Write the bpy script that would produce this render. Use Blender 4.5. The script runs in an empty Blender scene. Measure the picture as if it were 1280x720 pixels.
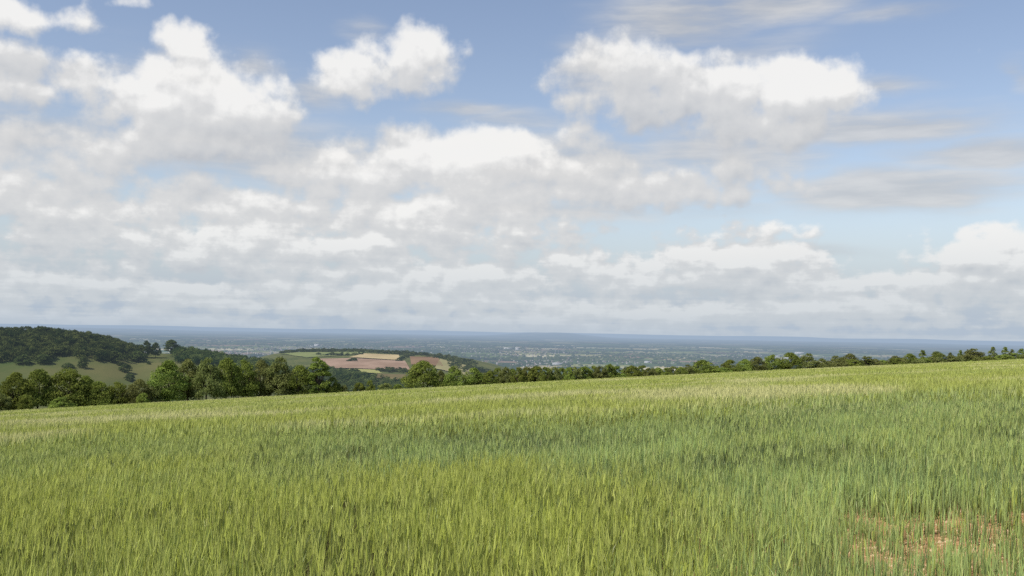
import bpy, math, random
import numpy as np
from mathutils import Matrix, Vector

rng = np.random.default_rng(7)
random.seed(7)
C = bpy.context.scene.collection
PI = math.pi

# ------------------------------------------------------------------ camera
F = 1229.0                      # focal length in pixels of a 1280 wide picture
PITCH = math.radians(2.56)
ROLL = math.radians(1.0)
fwd = Vector((0, math.cos(PITCH), math.sin(PITCH)))
r0 = Vector((1, 0, 0)); u0 = r0.cross(fwd)
right = r0 * math.cos(ROLL) + u0 * math.sin(ROLL)
up = right.cross(fwd)
cam_d = bpy.data.cameras.new("camera")
cam = bpy.data.objects.new("camera", cam_d); C.objects.link(cam)
cam.matrix_world = Matrix(((right.x, up.x, -fwd.x, 0), (right.y, up.y, -fwd.y, 0), (right.z, up.z, -fwd.z, 0), (0, 0, 0, 1)))
cam_d.sensor_width = 36; cam_d.lens = 36 * F / 1280.0
cam_d.clip_start = 0.1; cam_d.clip_end = 400000
bpy.context.scene.camera = cam


def ray(px, py):
    d = fwd + right * ((px - 640) / F) + up * ((360 - py) / F)
    return d.normalized()


def azel(px, py):
    d = ray(px, py)
    return math.atan2(d.x, d.y), math.asin(d.z)


# ------------------------------------------------------------------ helpers
def new_mat(name):
    m = bpy.data.materials.new(name); m.use_nodes = True
    m.node_tree.nodes.clear()
    return m


class NT:
    """tiny wrapper for writing node trees as expressions"""
    def __init__(s, tree): s.t = tree

    def node(s, kind, **kw):
        n = s.t.nodes.new(kind)
        for k, v in kw.items(): setattr(n, k, v)
        return n

    def put(s, sock, v):
        if isinstance(v, bpy.types.NodeSocket): s.t.links.new(v, sock)
        elif v is not None: sock.default_value = v

    def m(s, op, a, b=None, c=None, clamp=False):
        n = s.node('ShaderNodeMath', operation=op, use_clamp=clamp)
        s.put(n.inputs[0], a)
        if b is not None: s.put(n.inputs[1], b)
        if c is not None: s.put(n.inputs[2], c)
        return n.outputs[0]

    def v(s, op, a, b=None, c=None):
        n = s.node('ShaderNodeVectorMath', operation=op)
        s.put(n.inputs[0], a)
        if b is not None:
            s.put(n.inputs[3 if op == 'SCALE' else 1], b)
        if c is not None: s.put(n.inputs[2], c)
        return n.outputs['Value'] if op in ('LENGTH', 'DISTANCE', 'DOT_PRODUCT') else n.outputs[0]

    def xyz(s, x, y, z=0.0):
        n = s.node('ShaderNodeCombineXYZ')
        s.put(n.inputs[0], x); s.put(n.inputs[1], y); s.put(n.inputs[2], z)
        return n.outputs[0]

    def sep(s, v):
        n = s.node('ShaderNodeSeparateXYZ'); s.put(n.inputs[0], v)
        return n.outputs

    def noise(s, vec, scale=1.0, detail=4.0, rough=0.5, out='Fac', dist=0.0, dim='3D', lac=2.0):
        n = s.node('ShaderNodeTexNoise', noise_dimensions=dim)
        s.put(n.inputs['Vector'], vec); n.inputs['Scale'].default_value = scale
        n.inputs['Detail'].default_value = detail; n.inputs['Roughness'].default_value = rough
        n.inputs['Distortion'].default_value = dist; n.inputs['Lacunarity'].default_value = lac
        return n.outputs['Fac' if out == 'Fac' else 'Color']

    def ss(s, x, a, b, lo=0.0, hi=1.0, kind='SMOOTHSTEP'):
        n = s.node('ShaderNodeMapRange', interpolation_type=kind)
        s.put(n.inputs[0], x)
        n.inputs[1].default_value = a; n.inputs[2].default_value = b
        n.inputs[3].default_value = lo; n.inputs[4].default_value = hi
        return n.outputs[0]

    def mix(s, f, a, b, mode='MIX'):
        n = s.node('ShaderNodeMix', data_type='RGBA', blend_type=mode)
        s.put(n.inputs[0], f)
        for i, c in ((6, a), (7, b)):
            if isinstance(c, bpy.types.NodeSocket): s.t.links.new(c, n.inputs[i])
            else: n.inputs[i].default_value = tuple(c)[:3] + (1,)
        return n.outputs[2]


HAZE = (0.345, 0.44, 0.57)  # glow colour of the haze painted onto the farthest surfaces


def finish(nt, col, haze=0.0, rough=0.9, trans=0.0, nrm=None, spec=0.0):
    """surface shader; far things get haze painted in as emission, by how far from the hill they stand"""
    d = nt.node('ShaderNodeBsdfDiffuse'); nt.put(d.inputs[0], col); d.inputs[1].default_value = 0.5
    if nrm is not None: nt.put(d.inputs['Normal'], nrm)
    sh = d.outputs[0]
    if trans > 0:
        t = nt.node('ShaderNodeBsdfTranslucent'); nt.put(t.inputs[0], col)
        x = nt.node('ShaderNodeMixShader'); x.inputs[0].default_value = trans
        nt.t.links.new(sh, x.inputs[1]); nt.t.links.new(t.outputs[0], x.inputs[2]); sh = x.outputs[0]
    if spec > 0:
        g = nt.node('ShaderNodeBsdfGlossy'); g.inputs['Roughness'].default_value = 0.45
        g.inputs['Color'].default_value = (1, 1, 1, 1)
        x = nt.node('ShaderNodeMixShader'); x.inputs[0].default_value = spec
        nt.t.links.new(sh, x.inputs[1]); nt.t.links.new(g.outputs[0], x.inputs[2]); sh = x.outputs[0]
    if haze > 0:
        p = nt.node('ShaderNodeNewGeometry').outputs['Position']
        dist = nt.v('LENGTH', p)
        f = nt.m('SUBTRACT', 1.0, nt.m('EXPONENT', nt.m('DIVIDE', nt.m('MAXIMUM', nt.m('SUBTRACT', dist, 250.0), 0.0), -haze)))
        # painted haze: an emission colour mixed over the surface, paler with distance
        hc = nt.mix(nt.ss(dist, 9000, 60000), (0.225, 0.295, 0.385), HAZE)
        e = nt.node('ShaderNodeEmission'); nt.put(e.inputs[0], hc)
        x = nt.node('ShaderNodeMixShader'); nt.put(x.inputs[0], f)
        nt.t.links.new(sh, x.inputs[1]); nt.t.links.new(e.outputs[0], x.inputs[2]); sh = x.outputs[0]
    o = nt.node('ShaderNodeOutputMaterial'); nt.t.links.new(sh, o.inputs[0])


def mesh_np(name, verts, quads=None, tris=None, mat=None, attr=None, smooth=False, mat_list=None, midx=None):
    """fast mesh from arrays; attr: dict name -> per-vertex float arrays"""
    me = bpy.data.meshes.new(name)
    verts = np.asarray(verts, dtype=np.float32)
    nq = 0 if quads is None else len(quads); ntv = 0 if tris is None else len(tris)
    me.vertices.add(len(verts)); me.vertices.foreach_set('co', verts.ravel())
    idx = []
    if nq: idx.append(np.asarray(quads, dtype=np.int32).ravel())
    if ntv: idx.append(np.asarray(tris, dtype=np.int32).ravel())
    idx = np.concatenate(idx)
    me.loops.add(len(idx)); me.loops.foreach_set('vertex_index', idx)
    me.polygons.add(nq + ntv)
    st = np.concatenate([np.arange(nq) * 4, nq * 4 + np.arange(ntv) * 3]).astype(np.int32)
    me.polygons.foreach_set('loop_start', st)
    if smooth: me.polygons.foreach_set('use_smooth', np.ones(nq + ntv, dtype=bool))
    for k, a in (attr or {}).items():
        at = me.attributes.new(k, 'FLOAT', 'POINT'); at.data.foreach_set('value', np.asarray(a, dtype=np.float32))
    if mat: me.materials.append(mat)
    me.update(calc_edges=True)
    return me


def link(name, me, parent=None, **props):
    o = bpy.data.objects.new(name, me); C.objects.link(o)
    if parent: o.parent = parent
    for k, v in props.items(): o[k] = v
    return o


# ------------------------------------------------------------------ smooth value noise for numpy
_tab = np.random.default_rng(3).random((256, 256))


def vnoise(x, y):
    xi = np.floor(x).astype(int); yi = np.floor(y).astype(int)
    fx = x - xi; fy = y - yi
    fx = fx * fx * (3 - 2 * fx); fy = fy * fy * (3 - 2 * fy)
    g = lambda a, b: _tab[a & 255, b & 255]
    return (g(xi, yi) * (1 - fx) + g(xi + 1, yi) * fx) * (1 - fy) + (g(xi, yi + 1) * (1 - fx) + g(xi + 1, yi + 1) * fx) * fy


def fbm(x, y, o=4):
    s = 0; a = 0.5; t = 0
    for i in range(o):
        s = s + a * vnoise(x * 2**i + 17.3 * i, y * 2**i + 9.1 * i); t += a; a *= 0.5
    return s / t


def sst(x, a, b):
    t = np.clip((x - a) / (b - a), 0, 1)
    return t * t * (3 - 2 * t)


# ------------------------------------------------------------------ terrain
def edge_y(x, y):
    """how far ahead the crop field ends, as a function of direction"""
    s = x / np.maximum(y, 1.0)
    return np.interp(s, [-1.2, -0.52, 0, 0.52, 1.2], [120, 150, 190, 260, 330])


def field_plane(x, y):
    s = np.clip(x / np.maximum(np.abs(y), 1.0), -1.2, 1.2)
    a = 0.064 - 0.007 * np.tanh(x / 60)
    dip = 0.46 * np.exp(-((x + 25) / 95)**2) * sst(y, 50, 190)
    return -1.62 - dip + a * x - 0.044 * y + 0.10 * (fbm(x / 14 + 5, y / 14 + 5, 2) - 0.5) * sst(np.hypot(x, y), 2, 25)


PLAIN = -235.0


def H(x, y):
    x = np.asarray(x, float); y = np.asarray(y, float)
    r = np.hypot(x, y); az = np.degrees(np.arctan2(x, y))
    ed = edge_y(x, y)
    zf = np.where(y > ed, field_plane(x * ed / np.maximum(y, 1), ed), field_plane(x, y))
    over = np.maximum(y - ed, 0)
    zdrop = zf - 0.10 * over - 0.0004 * np.minimum(over, 60)**2
    # general profile of the scarp and the plain
    prof = np.interp(r, [0, 300, 500, 800, 1200, 2600, 3300, 5000, 7000, 400000], [-10, -28, -56, -92, -112, -135, -170, -220, PLAIN, PLAIN])
    # wooded spur on the left
    crest = np.interp(az, [-50, -32, -27.5, -25.3, -23.9, -22.3, -20.9, -19, -18, -15.5, -13.5, -10], [-10, -12, -17, -15, -17, -23, -34, -35, -36, -46, -53, -76])
    w = np.where(r < 1300, np.exp(-((r - 1300) / 380)**2), np.exp(-((r - 1300) / 600)**2))
    spur = prof + np.maximum(crest - prof, 0) * w * sst(az, -7, -13) * 1.0 if False else prof + np.maximum(crest - prof, 0) * w * (1 - sst(az, -13.5, -8))
    # farmed shoulder in the middle
    sh_z = np.interp(az, [-40, -16, -13.4, -12, -9, -4, -1, 2, 6], [-150, -110, -77, -72, -70, -76, -92, -118, -150])
    sh = np.interp(r, [700, 1100, 1700, 2500, 2750, 3600], [0, 0.80, 1.0, 1.13, 1.1, 0]) 
    tgt = sh_z * 1.0 + 14 * (sst(r, 1700, 2600))
    wsh = sst(r, 650, 1500) * (1 - sst(r, 2600, 3900)) * (1 - sst(az, -3, 7))
    z2 = prof * (1 - wsh) + np.maximum(tgt, prof) * wsh
    far = np.maximum(spur, z2)
    # rolling detail
    far = far + (fbm(x / 400, y / 400, 3) - 0.5) * 14 * sst(r, 500, 1200) * (1 - sst(r, 3500, 6000))
    # the wide plain and the low far hills
    far = far + (fbm(x / 5200 + 3, y / 5200, 3) - 0.45) * 55 * sst(r, 9000, 22000)
    u = np.degrees(np.arctan2(x, y))
    ridge = 250 * np.exp(-((u - 2.2) / 2.6)**2) + 60 * (1 - sst(u, -24, -16)) + 40
    far = far + ridge * np.exp(-((r - 45000) / 7000)**2) * (0.75 + 0.5 * fbm(u / 2.2, r / 30000, 3))
    far = far + 222 * np.exp(-((r - 78000) / 9000)**2) * (0.7 + 0.5 * fbm(u / 3.1 + 9, r * 0, 2))
    k = sst(over, 25, 330)
    z = zdrop * (1 - k) + far * k
    z = np.where(y <= ed, zf, z)
    # behind the viewer the hill carries on as a gentle field
    return z


def Hs(x, y): return float(H(np.array([x]), np.array([y]))[0])


def build_ground():
    az_f = np.radians(np.linspace(-46, 46, 420))
    az_b = np.radians(np.linspace(46, 314, 60))[1:-1]
    az = np.concatenate([az_f, az_b])
    rr = np.concatenate([np.linspace(0.4, 12, 14), np.geomspace(13, 700, 150), np.geomspace(712, 4200, 190), np.geomspace(4300, 120000, 120)])
    A, R = np.meshgrid(az, rr)
    X = R * np.sin(A); Y = R * np.cos(A)
    back = Y < 1.0
    Z = H(X, np.where(back, 1.0, Y))
    Zb = field_plane(np.clip(X, -400, 400), np.clip(Y, -300, 1e9))
    Z = np.where(back, np.where(R > 300, Zb - np.minimum((R - 300) * 0.05, 235), Zb), Z)
    # blend at the sides
    side = sst(np.abs(np.degrees(np.where(A > PI, A - 2 * PI, A))), 46, 88)
    Zs = np.where(R < 260, Zb, Zb - np.minimum((R - 260) * 0.06, 235))
    Z = Z * (1 - side) + Zs * side
    n_r, n_a = R.shape
    i = np.arange(n_r - 1)[:, None] * n_a; j = np.arange(n_a)[None, :]; j2 = (j + 1) % n_a
    quads = np.stack([i + j, i + n_a + j, i + n_a + j2, i + j2], -1).reshape(-1, 4)[:, ::-1]
    V = np.stack([X, Y, Z], -1).reshape(-1, 3)
    # close the middle
    V = np.vstack([V, [[0, 0, -1.62]]])
    c = len(V) - 1
    tris = np.stack([np.arange(n_a), (np.arange(n_a) + 1) % n_a, np.full(n_a, c)], -1)
    V = V; tris = tris[:, ::-1]
    m = new_mat('ground'); nt = NT(m.node_tree)
    pos = nt.node('ShaderNodeNewGeometry').outputs['Position']
    px, py, pz = nt.sep(pos)
    flat = nt.xyz(px, py, 0)
    dist = nt.v('LENGTH', flat)
    # --- near: stony reddish soil, darker under the crop
    n1 = nt.noise(pos, 3.0, 6, 0.65); n2 = nt.noise(pos, 28.0, 5, 0.7)
    soil = nt.mix(nt.ss(n1, 0.3, 0.7), (0.45, 0.27, 0.12), (0.66, 0.46, 0.24))
    soil = nt.mix(nt.ss(n2, 0.35, 0.7), (0.26, 0.145, 0.065), soil)
    # --- the crop's own colour on the ground further off, where stalks stand dense
    w1 = nt.noise(nt.v('MULTIPLY', flat, (0.05, 0.16, 1)), 1.0, 5, 0.6)
    cropc = nt.mix(nt.ss(w1, 0.35, 0.65), (0.10, 0.12, 0.028), (0.18, 0.195, 0.055))
    litter = nt.mix(nt.ss(n2, 0.35, 0.7), (0.05, 0.048, 0.02), (0.12, 0.105, 0.045))
    dc = nt.m('ADD', nt.v('DISTANCE', flat, (4.3, 7.8, 0)), nt.m('MULTIPLY', n1, 1.5))
    soil = nt.mix(nt.ss(dc, 3.2, 4.4), soil, litter)
    near = nt.mix(nt.ss(dist, 30, 70), soil, cropc)
    # --- pasture and scrub on the slopes
    s1 = nt.noise(flat, 0.012, 5, 0.6); s2 = nt.noise(flat, 0.11, 4, 0.7)
    slope = nt.mix(nt.ss(s1, 0.35, 0.65), (0.055, 0.075, 0.028), (0.105, 0.115, 0.04))
    slope = nt.mix(nt.ss(s2, 0.45, 0.75), slope, (0.15, 0.13, 0.062))
    # --- fields of the plain
    wv = nt.noise(flat, 0.0006, 3, 0.5, out='Color')
    q = nt.v('ADD', flat, nt.v('SCALE', nt.v('SUBTRACT', wv, (0.5, 0.5, 0.5)), 900.0))
    vo = nt.node('ShaderNodeTexVoronoi', feature='F1', distance='CHEBYCHEV'); nt.put(vo.inputs['Vector'], nt.v('MULTIPLY', q, (1, 0.55, 1)))
    vo.inputs['Scale'].default_value = 0.0021; vo.inputs['Randomness'].default_value = 0.85
    cc = nt.sep(vo.outputs['Color'])
    ramp = nt.node('ShaderNodeValToRGB'); ramp.color_ramp.interpolation = 'CONSTANT'
    els = ramp.color_ramp.elements
    cols = [(0, (0.035, 0.055, 0.024)), (0.16, (0.11, 0.15, 0.05)), (0.32, (0.06, 0.09, 0.035)), (0.44, (0.20, 0.215, 0.08)), (0.56, (0.02, 0.032, 0.018)),
            (0.66, (0.34, 0.29, 0.16)), (0.74, (0.07, 0.11, 0.04)), (0.84, (0.25, 0.17, 0.12)), (0.92, (0.50, 0.45, 0.29))]
    while len(els) < len(cols): els.new(0.5)
    for e, (p, c) in zip(els, cols): e.position = p; e.color = c + (1,)
    nt.put(ramp.inputs[0], cc[0])
    vw = nt.noise(nt.v('MULTIPLY', flat, (0.6, 0.3, 1)), 0.0016, 5, 0.62)
    plain = nt.mix(nt.ss(vw, 0.54, 0.60), ramp.outputs[0], (0.022, 0.034, 0.018))
    vt = nt.noise(nt.v('MULTIPLY', flat, (1, 1, 1)), 0.02, 3, 0.7)
    plain = nt.mix(nt.m('MULTIPLY', nt.ss(vt, 0.55, 0.7), 0.6), plain, (0.03, 0.045, 0.022))
    # built-up places: pale speckle
    tw = nt.noise(nt.v('MULTIPLY', flat, (1, 0.45, 1)), 0.00042, 2, 0.5)
    tsp = nt.noise(nt.v('MULTIPLY', flat, (1, 0.35, 1)), 0.0125, 2, 0.8)
    town = nt.m('MULTIPLY', nt.ss(tw, 0.55, 0.62), nt.ss(tsp, 0.56, 0.66))
    plain = nt.mix(nt.m('MULTIPLY', town, 0.8), plain, (0.42, 0.38, 0.34))
    c = nt.mix(nt.ss(dist, 300, 420), near, slope)
    c = nt.mix(nt.ss(dist, 3300, 3900), c, plain)
    bump = nt.node('ShaderNodeBump'); bump.inputs['Strength'].default_value = 0.8; bump.inputs['Distance'].default_value = 0.05
    nt.put(bump.inputs['Height'], nt.m('MULTIPLY', n2, nt.ss(dist, 40, 15)))
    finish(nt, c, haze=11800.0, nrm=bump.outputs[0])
    me = mesh_np('ground', V, quads, tris, m, smooth=True)
    return link('ground', me, kind='structure')


build_ground()


# ------------------------------------------------------------------ crop
def crop_material():
    m = new_mat('crop_leaf'); nt = NT(m.node_tree)
    a = lambda n: (lambda x: (setattr(x, 'attribute_name', n), x.outputs['Fac'])[1])(nt.node('ShaderNodeAttribute'))
    blue = a('blue'); tone = a('tone'); h = a('h'); dry = a('dry')
    g = nt.mix(blue, (0.50, 0.565, 0.085), (0.365, 0.50, 0.17))
    g = nt.mix(tone, g, nt.mix(blue, (0.135, 0.165, 0.022), (0.07, 0.125, 0.05)))
    g = nt.mix(dry, g, (0.66, 0.64, 0.29))
    g = nt.mix(nt.m('MULTIPLY', nt.ss(h, 0.6, 0.0), 0.7), g, (0.07, 0.085, 0.02))  # blade feet darkened in the colour, as shade low in the crop
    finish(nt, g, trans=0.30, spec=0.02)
    return m


CROP = crop_material()


def zones(x, y):
    """blue-green stretches of the crop and the thin stony corner"""
    n = fbm(x / 5 + 2, y / 9 + 4, 4) - 0.5; n2 = fbm(x / 1.3 + 30, y / 2.2, 3) - 0.5
    yy = y + n * 20 + n2 * 9
    band = sst(yy, 9.0, 18.5) * (1 - sst(yy, 25 + 0.25 * np.clip(x, -20, 30), 31 + 0.3 * np.clip(x, -20, 30)))
    band = band * (0.62 + 0.38 * sst(x / np.maximum(y, 1), -0.35, 0.1))
    rightn = sst(x + n * 3, -1.2 + 0.05 * y, 3.2 + 0.05 * y) * (1 - sst(yy, 24, 32)) * 0.92
    b = np.maximum(band, rightn)
    b = np.clip(b + n2 * 1.0 + n * 0.5 + 0.08, 0, 1)
    ex = (x - 4.7) / 2.5; ey = (y - 7.8) / 1.8
    bare = 1 - sst(np.hypot(ex, ey) + (fbm(x * 1.7, y * 1.7, 3) - 0.5) * 2.6, 0.5, 1.15)
    return b, bare, n, n2


def strips(x, y, z, hgt, wid, lean_a, lean, yaw, tl, segs=3):
    """arched tapering blades, vectorised: returns verts [n, 2*segs+1, 3] and faces"""
    n = len(x)
    V = np.empty((n, 2 * segs + 1, 3), dtype=np.float32)
    cx, cy = np.cos(yaw), np.sin(yaw)
    hh = np.empty((n, 2 * segs + 1), dtype=np.float32)
    for k in range(segs + 1):
        t = k / segs
        off = lean * hgt * (t**tl)
        px = x + np.cos(lean_a) * off; py = y + np.sin(lean_a) * off
        pz = z + hgt * (t - 0.35 * np.minimum(lean, 1.4) * t**3 * (tl > 1.5))
        w = wid * (1.0 - t * 0.45) * 0.5 if k < segs else wid * 0
        if k < segs:
            V[:, 2 * k] = np.stack([px - cx * w, py - cy * w, pz], -1); V[:, 2 * k + 1] = np.stack([px + cx * w, py + cy * w, pz], -1)
            hh[:, 2 * k] = hh[:, 2 * k + 1] = t
        else:
            V[:, 2 * segs] = np.stack([px, py, pz], -1); hh[:, 2 * segs] = 1
    b = (np.arange(n) * (2 * segs + 1))[:, None]
    q = np.concatenate([b + np.array([[2 * k, 2 * k + 1, 2 * k + 3, 2 * k + 2]]) for k in range(segs - 1)], 0) if segs > 1 else np.zeros((0, 4), int)
    t = b + np.array([[2 * segs - 2, 2 * segs - 1, 2 * segs]])
    return V.reshape(-1, 3), hh.ravel(), q, t


class Heap:
    def __init__(s): s.v, s.q, s.t, s.a, s.n = [], [], [], {}, 0

    def add(s, V, q, t, **at):
        s.v.append(V)
        if len(q): s.q.append(q + s.n)
        if len(t): s.t.append(t + s.n)
        for k, a in at.items(): s.a.setdefault(k, []).append(a)
        s.n += len(V)

    def build(s, name, mat, smooth=False):
        cat = np.concatenate
        return mesh_np(name, cat(s.v), cat(s.q) if s.q else None, cat(s.t) if s.t else None, mat, {k: cat(a) for k, a in s.a.items()}, smooth)


def build_crop():
    hp = Heap()
    # rings: y0, y1, leaves per m2, blade width, ears per m2, segments
    rings = [(3.0, 9, 640, 0.0082, 100, 3), (9, 15, 500, 0.0102, 85, 3), (15, 25, 290, 0.0145, 55, 3), (25, 42, 130, 0.025, 36, 2),
             (42, 75, 62, 0.03, 24, 2), (75, 130, 20, 0.05, 9, 2), (130, 275, 8, 0.08, 3.5, 2)]
    for (y0, y1, dens, wid, ears, sg) in rings:
        half = 0.60 * y1 + 2.5
        area = (y1 - y0) * 2 * half
        n = int(dens * area)
        x = rng.uniform(-half, half, n); y = rng.uniform(y0, y1, n)
        # drilled in rows that run away from the viewer, slightly skewed
        row = 0.13
        if y1 < 45:
            s = x + 0.16 * y; s = np.round(s / row) * row + rng.normal(0, 0.022, n); x = s - 0.16 * y
        keep = (np.abs(x) < 0.60 * y + 2.5) & (y < edge_y(x, y) + 3)
        x, y = x[keep], y[keep]
        b, bare, nn, n2 = zones(x, y)
        clump = fbm(x / 0.35 + 40, y / 0.5, 2)
        kp = rng.random(len(x)) > np.clip(bare * 0.80 + (0.46 - clump) * 1.3 * (y < 25), 0, 0.93)
        x, y, b, bare, nn, n2 = x[kp], y[kp], b[kp], bare[kp], nn[kp], n2[kp]
        n = len(x)
        z = H(x, y) - 0.01
        hgt = (0.45 + 0.10 * nn + 0.16 * n2 - 0.10 * b - 0.30 * bare) * rng.uniform(0.6, 1.08, n)
        wind = (fbm(x / 9 + 11, y / 9, 3) - 0.5) * 3 + 0.2
        la = wind + rng.normal(0, 1.7, n)
        lean = np.abs(rng.normal(0.06, 0.10, n)) + 0.40 * (rng.random(n) < 0.12)
        cl2 = fbm(x / 1.1 + 70, y / 1.6 + 20, 3) - 0.5
        tone = np.clip(rng.normal(0.42, 0.42, n) - 0.9 * n2 - 1.9 * cl2 * sst(y, 60, 20) + 0.35 * sst(y, 32, 80), 0, 1)
        hgt = hgt * (1 + 0.9 * cl2)
        bl = np.clip(b * 0.85 + rng.normal(0, 0.32, n), 0, 1)
        dry = np.clip(rng.random(n) * 0.22 + 0.16 * sst(y, 30, 80) + 0.5 * (sst(fbm(x / 13 + 60, y / 9, 4), 0.5, 0.7)) * sst(y, 18, 45) + (rng.random(n) < 0.03) * 0.6, 0, 1)
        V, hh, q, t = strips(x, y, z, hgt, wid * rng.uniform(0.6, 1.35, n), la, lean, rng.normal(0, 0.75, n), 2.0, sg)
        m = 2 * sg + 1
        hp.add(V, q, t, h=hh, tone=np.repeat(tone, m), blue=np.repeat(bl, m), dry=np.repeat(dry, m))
        # ears with their awns, mostly where the crop is ripe and yellow-green
        n = int(ears * area)
        x = rng.uniform(-half, half, n); y = rng.uniform(y0, y1, n)
        keep = (np.abs(x) < 0.60 * y + 2.5) & (y < edge_y(x, y) + 3); x, y = x[keep], y[keep]
        b, bare, nn, n2 = zones(x, y)
        kp = rng.random(len(x)) > np.clip(0.80 * b + bare, 0.08, 1)
        x, y, b, nn, n2 = x[kp], y[kp], b[kp], nn[kp], n2[kp]
        n = len(x)
        z = H(x, y)
        top = (0.49 + 0.09 * nn + 0.14 * n2) * rng.uniform(0.85, 1.08, n)
        wave = fbm(x / 9 + 3, y / 7 + 8, 4)
        silver = np.clip(sst(wave, 0.50, 0.70) * 0.7 * sst(y, 16, 34) + 0.10 + rng.random(n) * 0.2, 0, 1)
        wind = (fbm(x / 9 + 11, y / 9, 3) - 0.5) * 3 + 0.2
        for rep in range(4 if y1 < 30 else 2):
            la = wind + 3.0 * (rng.random(n) < 0.35) + rng.normal(0, 0.8, n)
            sc = 1.0 if y1 < 42 else 1.5
            V, hh, q, t = strips(x + rng.normal(0, 0.006 * sc, n), y + rng.normal(0, 0.006, n), z + top - 0.05, rng.uniform(0.10, 0.17, n) * sc,
                                 (wid * 0.55 if rep else wid * 1.2) * np.ones(n), la, rng.uniform(0.05, 0.42, n), rng.normal(0, 0.6, n), 1.2, 2)
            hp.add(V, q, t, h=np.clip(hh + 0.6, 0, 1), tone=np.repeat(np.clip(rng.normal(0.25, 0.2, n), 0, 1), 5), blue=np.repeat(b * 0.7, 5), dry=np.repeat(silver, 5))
    me = hp.build('barley_crop', CROP)
    o = link('barley_crop', me, kind='stuff', label='green barley crop filling the sloping field in the foreground', category='crop')
    print('CROP faces', len(me.polygons))


build_crop()


def build_stones():
    """pale stones lying on the thin corner of the field: one loose scatter"""
    hp = Heap(); n = 2200
    x = rng.normal(4.3, 1.9, n); y = rng.normal(7.9, 1.6, n)
    k = (y > 4) & (x > 0); x, y = x[k], y[k]
    z = H(x, y)
    base = np.array([[1, 0, 0], [0.4, 0.9, 0], [-0.7, 0.7, 0], [-1, -0.2, 0], [-0.2, -1, 0], [0.7, -0.7, 0], [0.1, 0.1, 0.55], [0.45, -0.1, 0.4], [-0.4, 0.1, 0.42]], float)
    tr = np.array([[0, 1, 7], [1, 6, 7], [1, 2, 6], [2, 8, 6], [2, 3, 8], [3, 4, 8], [4, 6, 8], [4, 5, 7], [4, 7, 6], [5, 0, 7]])
    for i in range(len(x)):
        s = random.uniform(0.008, 0.026) * random.choice((1, 1, 1.4)); a = random.uniform(0, 6.28)
        R = np.array([[math.cos(a), -math.sin(a), 0], [math.sin(a), math.cos(a), 0], [0, 0, 1]])
        P = (base * (1, random.uniform(0.6, 1), random.uniform(0.7, 1.2)) + rng.normal(0, 0.1, base.shape)) @ R.T * s
        hp.add(P + np.array([x[i], y[i], z[i] - 0.002]), np.zeros((0, 4), int), tr)
    m = new_mat('field_stone'); nt = NT(m.node_tree)
    p = nt.node('ShaderNodeNewGeometry').outputs['Position']
    c = nt.mix(nt.noise(p, 9, 3, 0.6), (0.36, 0.24, 0.13), (0.60, 0.45, 0.28))
    finish(nt, c)
    link('field_stones', hp.build('field_stones', m), kind='stuff', label='pale stones scattered over the bare reddish corner of the field', category='stones')


build_stones()


# ------------------------------------------------------------------ trees
def leaf_mat(name, ca, cb, haze=0.0, trans=0.3, dark=1.0):
    m = new_mat(name); nt = NT(m.node_tree)
    a = nt.node('ShaderNodeAttribute'); a.attribute_name = 'tone'
    oi = nt.node('ShaderNodeObjectInfo').outputs['Random']
    p = nt.node('ShaderNodeNewGeometry').outputs['Position']
    c = nt.mix(a.outputs['Fac'], ca, cb)
    hsv = nt.node('ShaderNodeHueSaturation')
    nt.put(hsv.inputs['Hue'], nt.ss(oi, 0, 1, 0.485, 0.51, 'LINEAR'))
    nt.put(hsv.inputs['Value'], nt.m('MULTIPLY', nt.ss(oi, 0, 1, 0.75, 1.2, 'LINEAR'), nt.ss(nt.noise(p, 0.35, 2, 0.5), 0.3, 0.7, 0.8, 1.25)))
    nt.put(hsv.inputs['Color'], c)
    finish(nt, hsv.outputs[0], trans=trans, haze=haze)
    return m


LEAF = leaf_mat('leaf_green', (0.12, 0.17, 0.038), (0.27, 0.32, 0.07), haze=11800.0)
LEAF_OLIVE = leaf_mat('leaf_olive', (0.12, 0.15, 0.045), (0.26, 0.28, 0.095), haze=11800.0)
LEAF_DARK = leaf_mat('leaf_dark', (0.03, 0.055, 0.018), (0.14, 0.17, 0.05), haze=11500.0)  # cloud shadow on the hill put into darker leaf colours
bark = new_mat('bark'); _n = NT(bark.node_tree)
finish(_n, _n.mix(_n.noise(_n.node('ShaderNodeNewGeometry').outputs['Position'], 6, 4, 0.6), (0.05, 0.04, 0.03), (0.13, 0.105, 0.08)), haze=11800.0)


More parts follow.
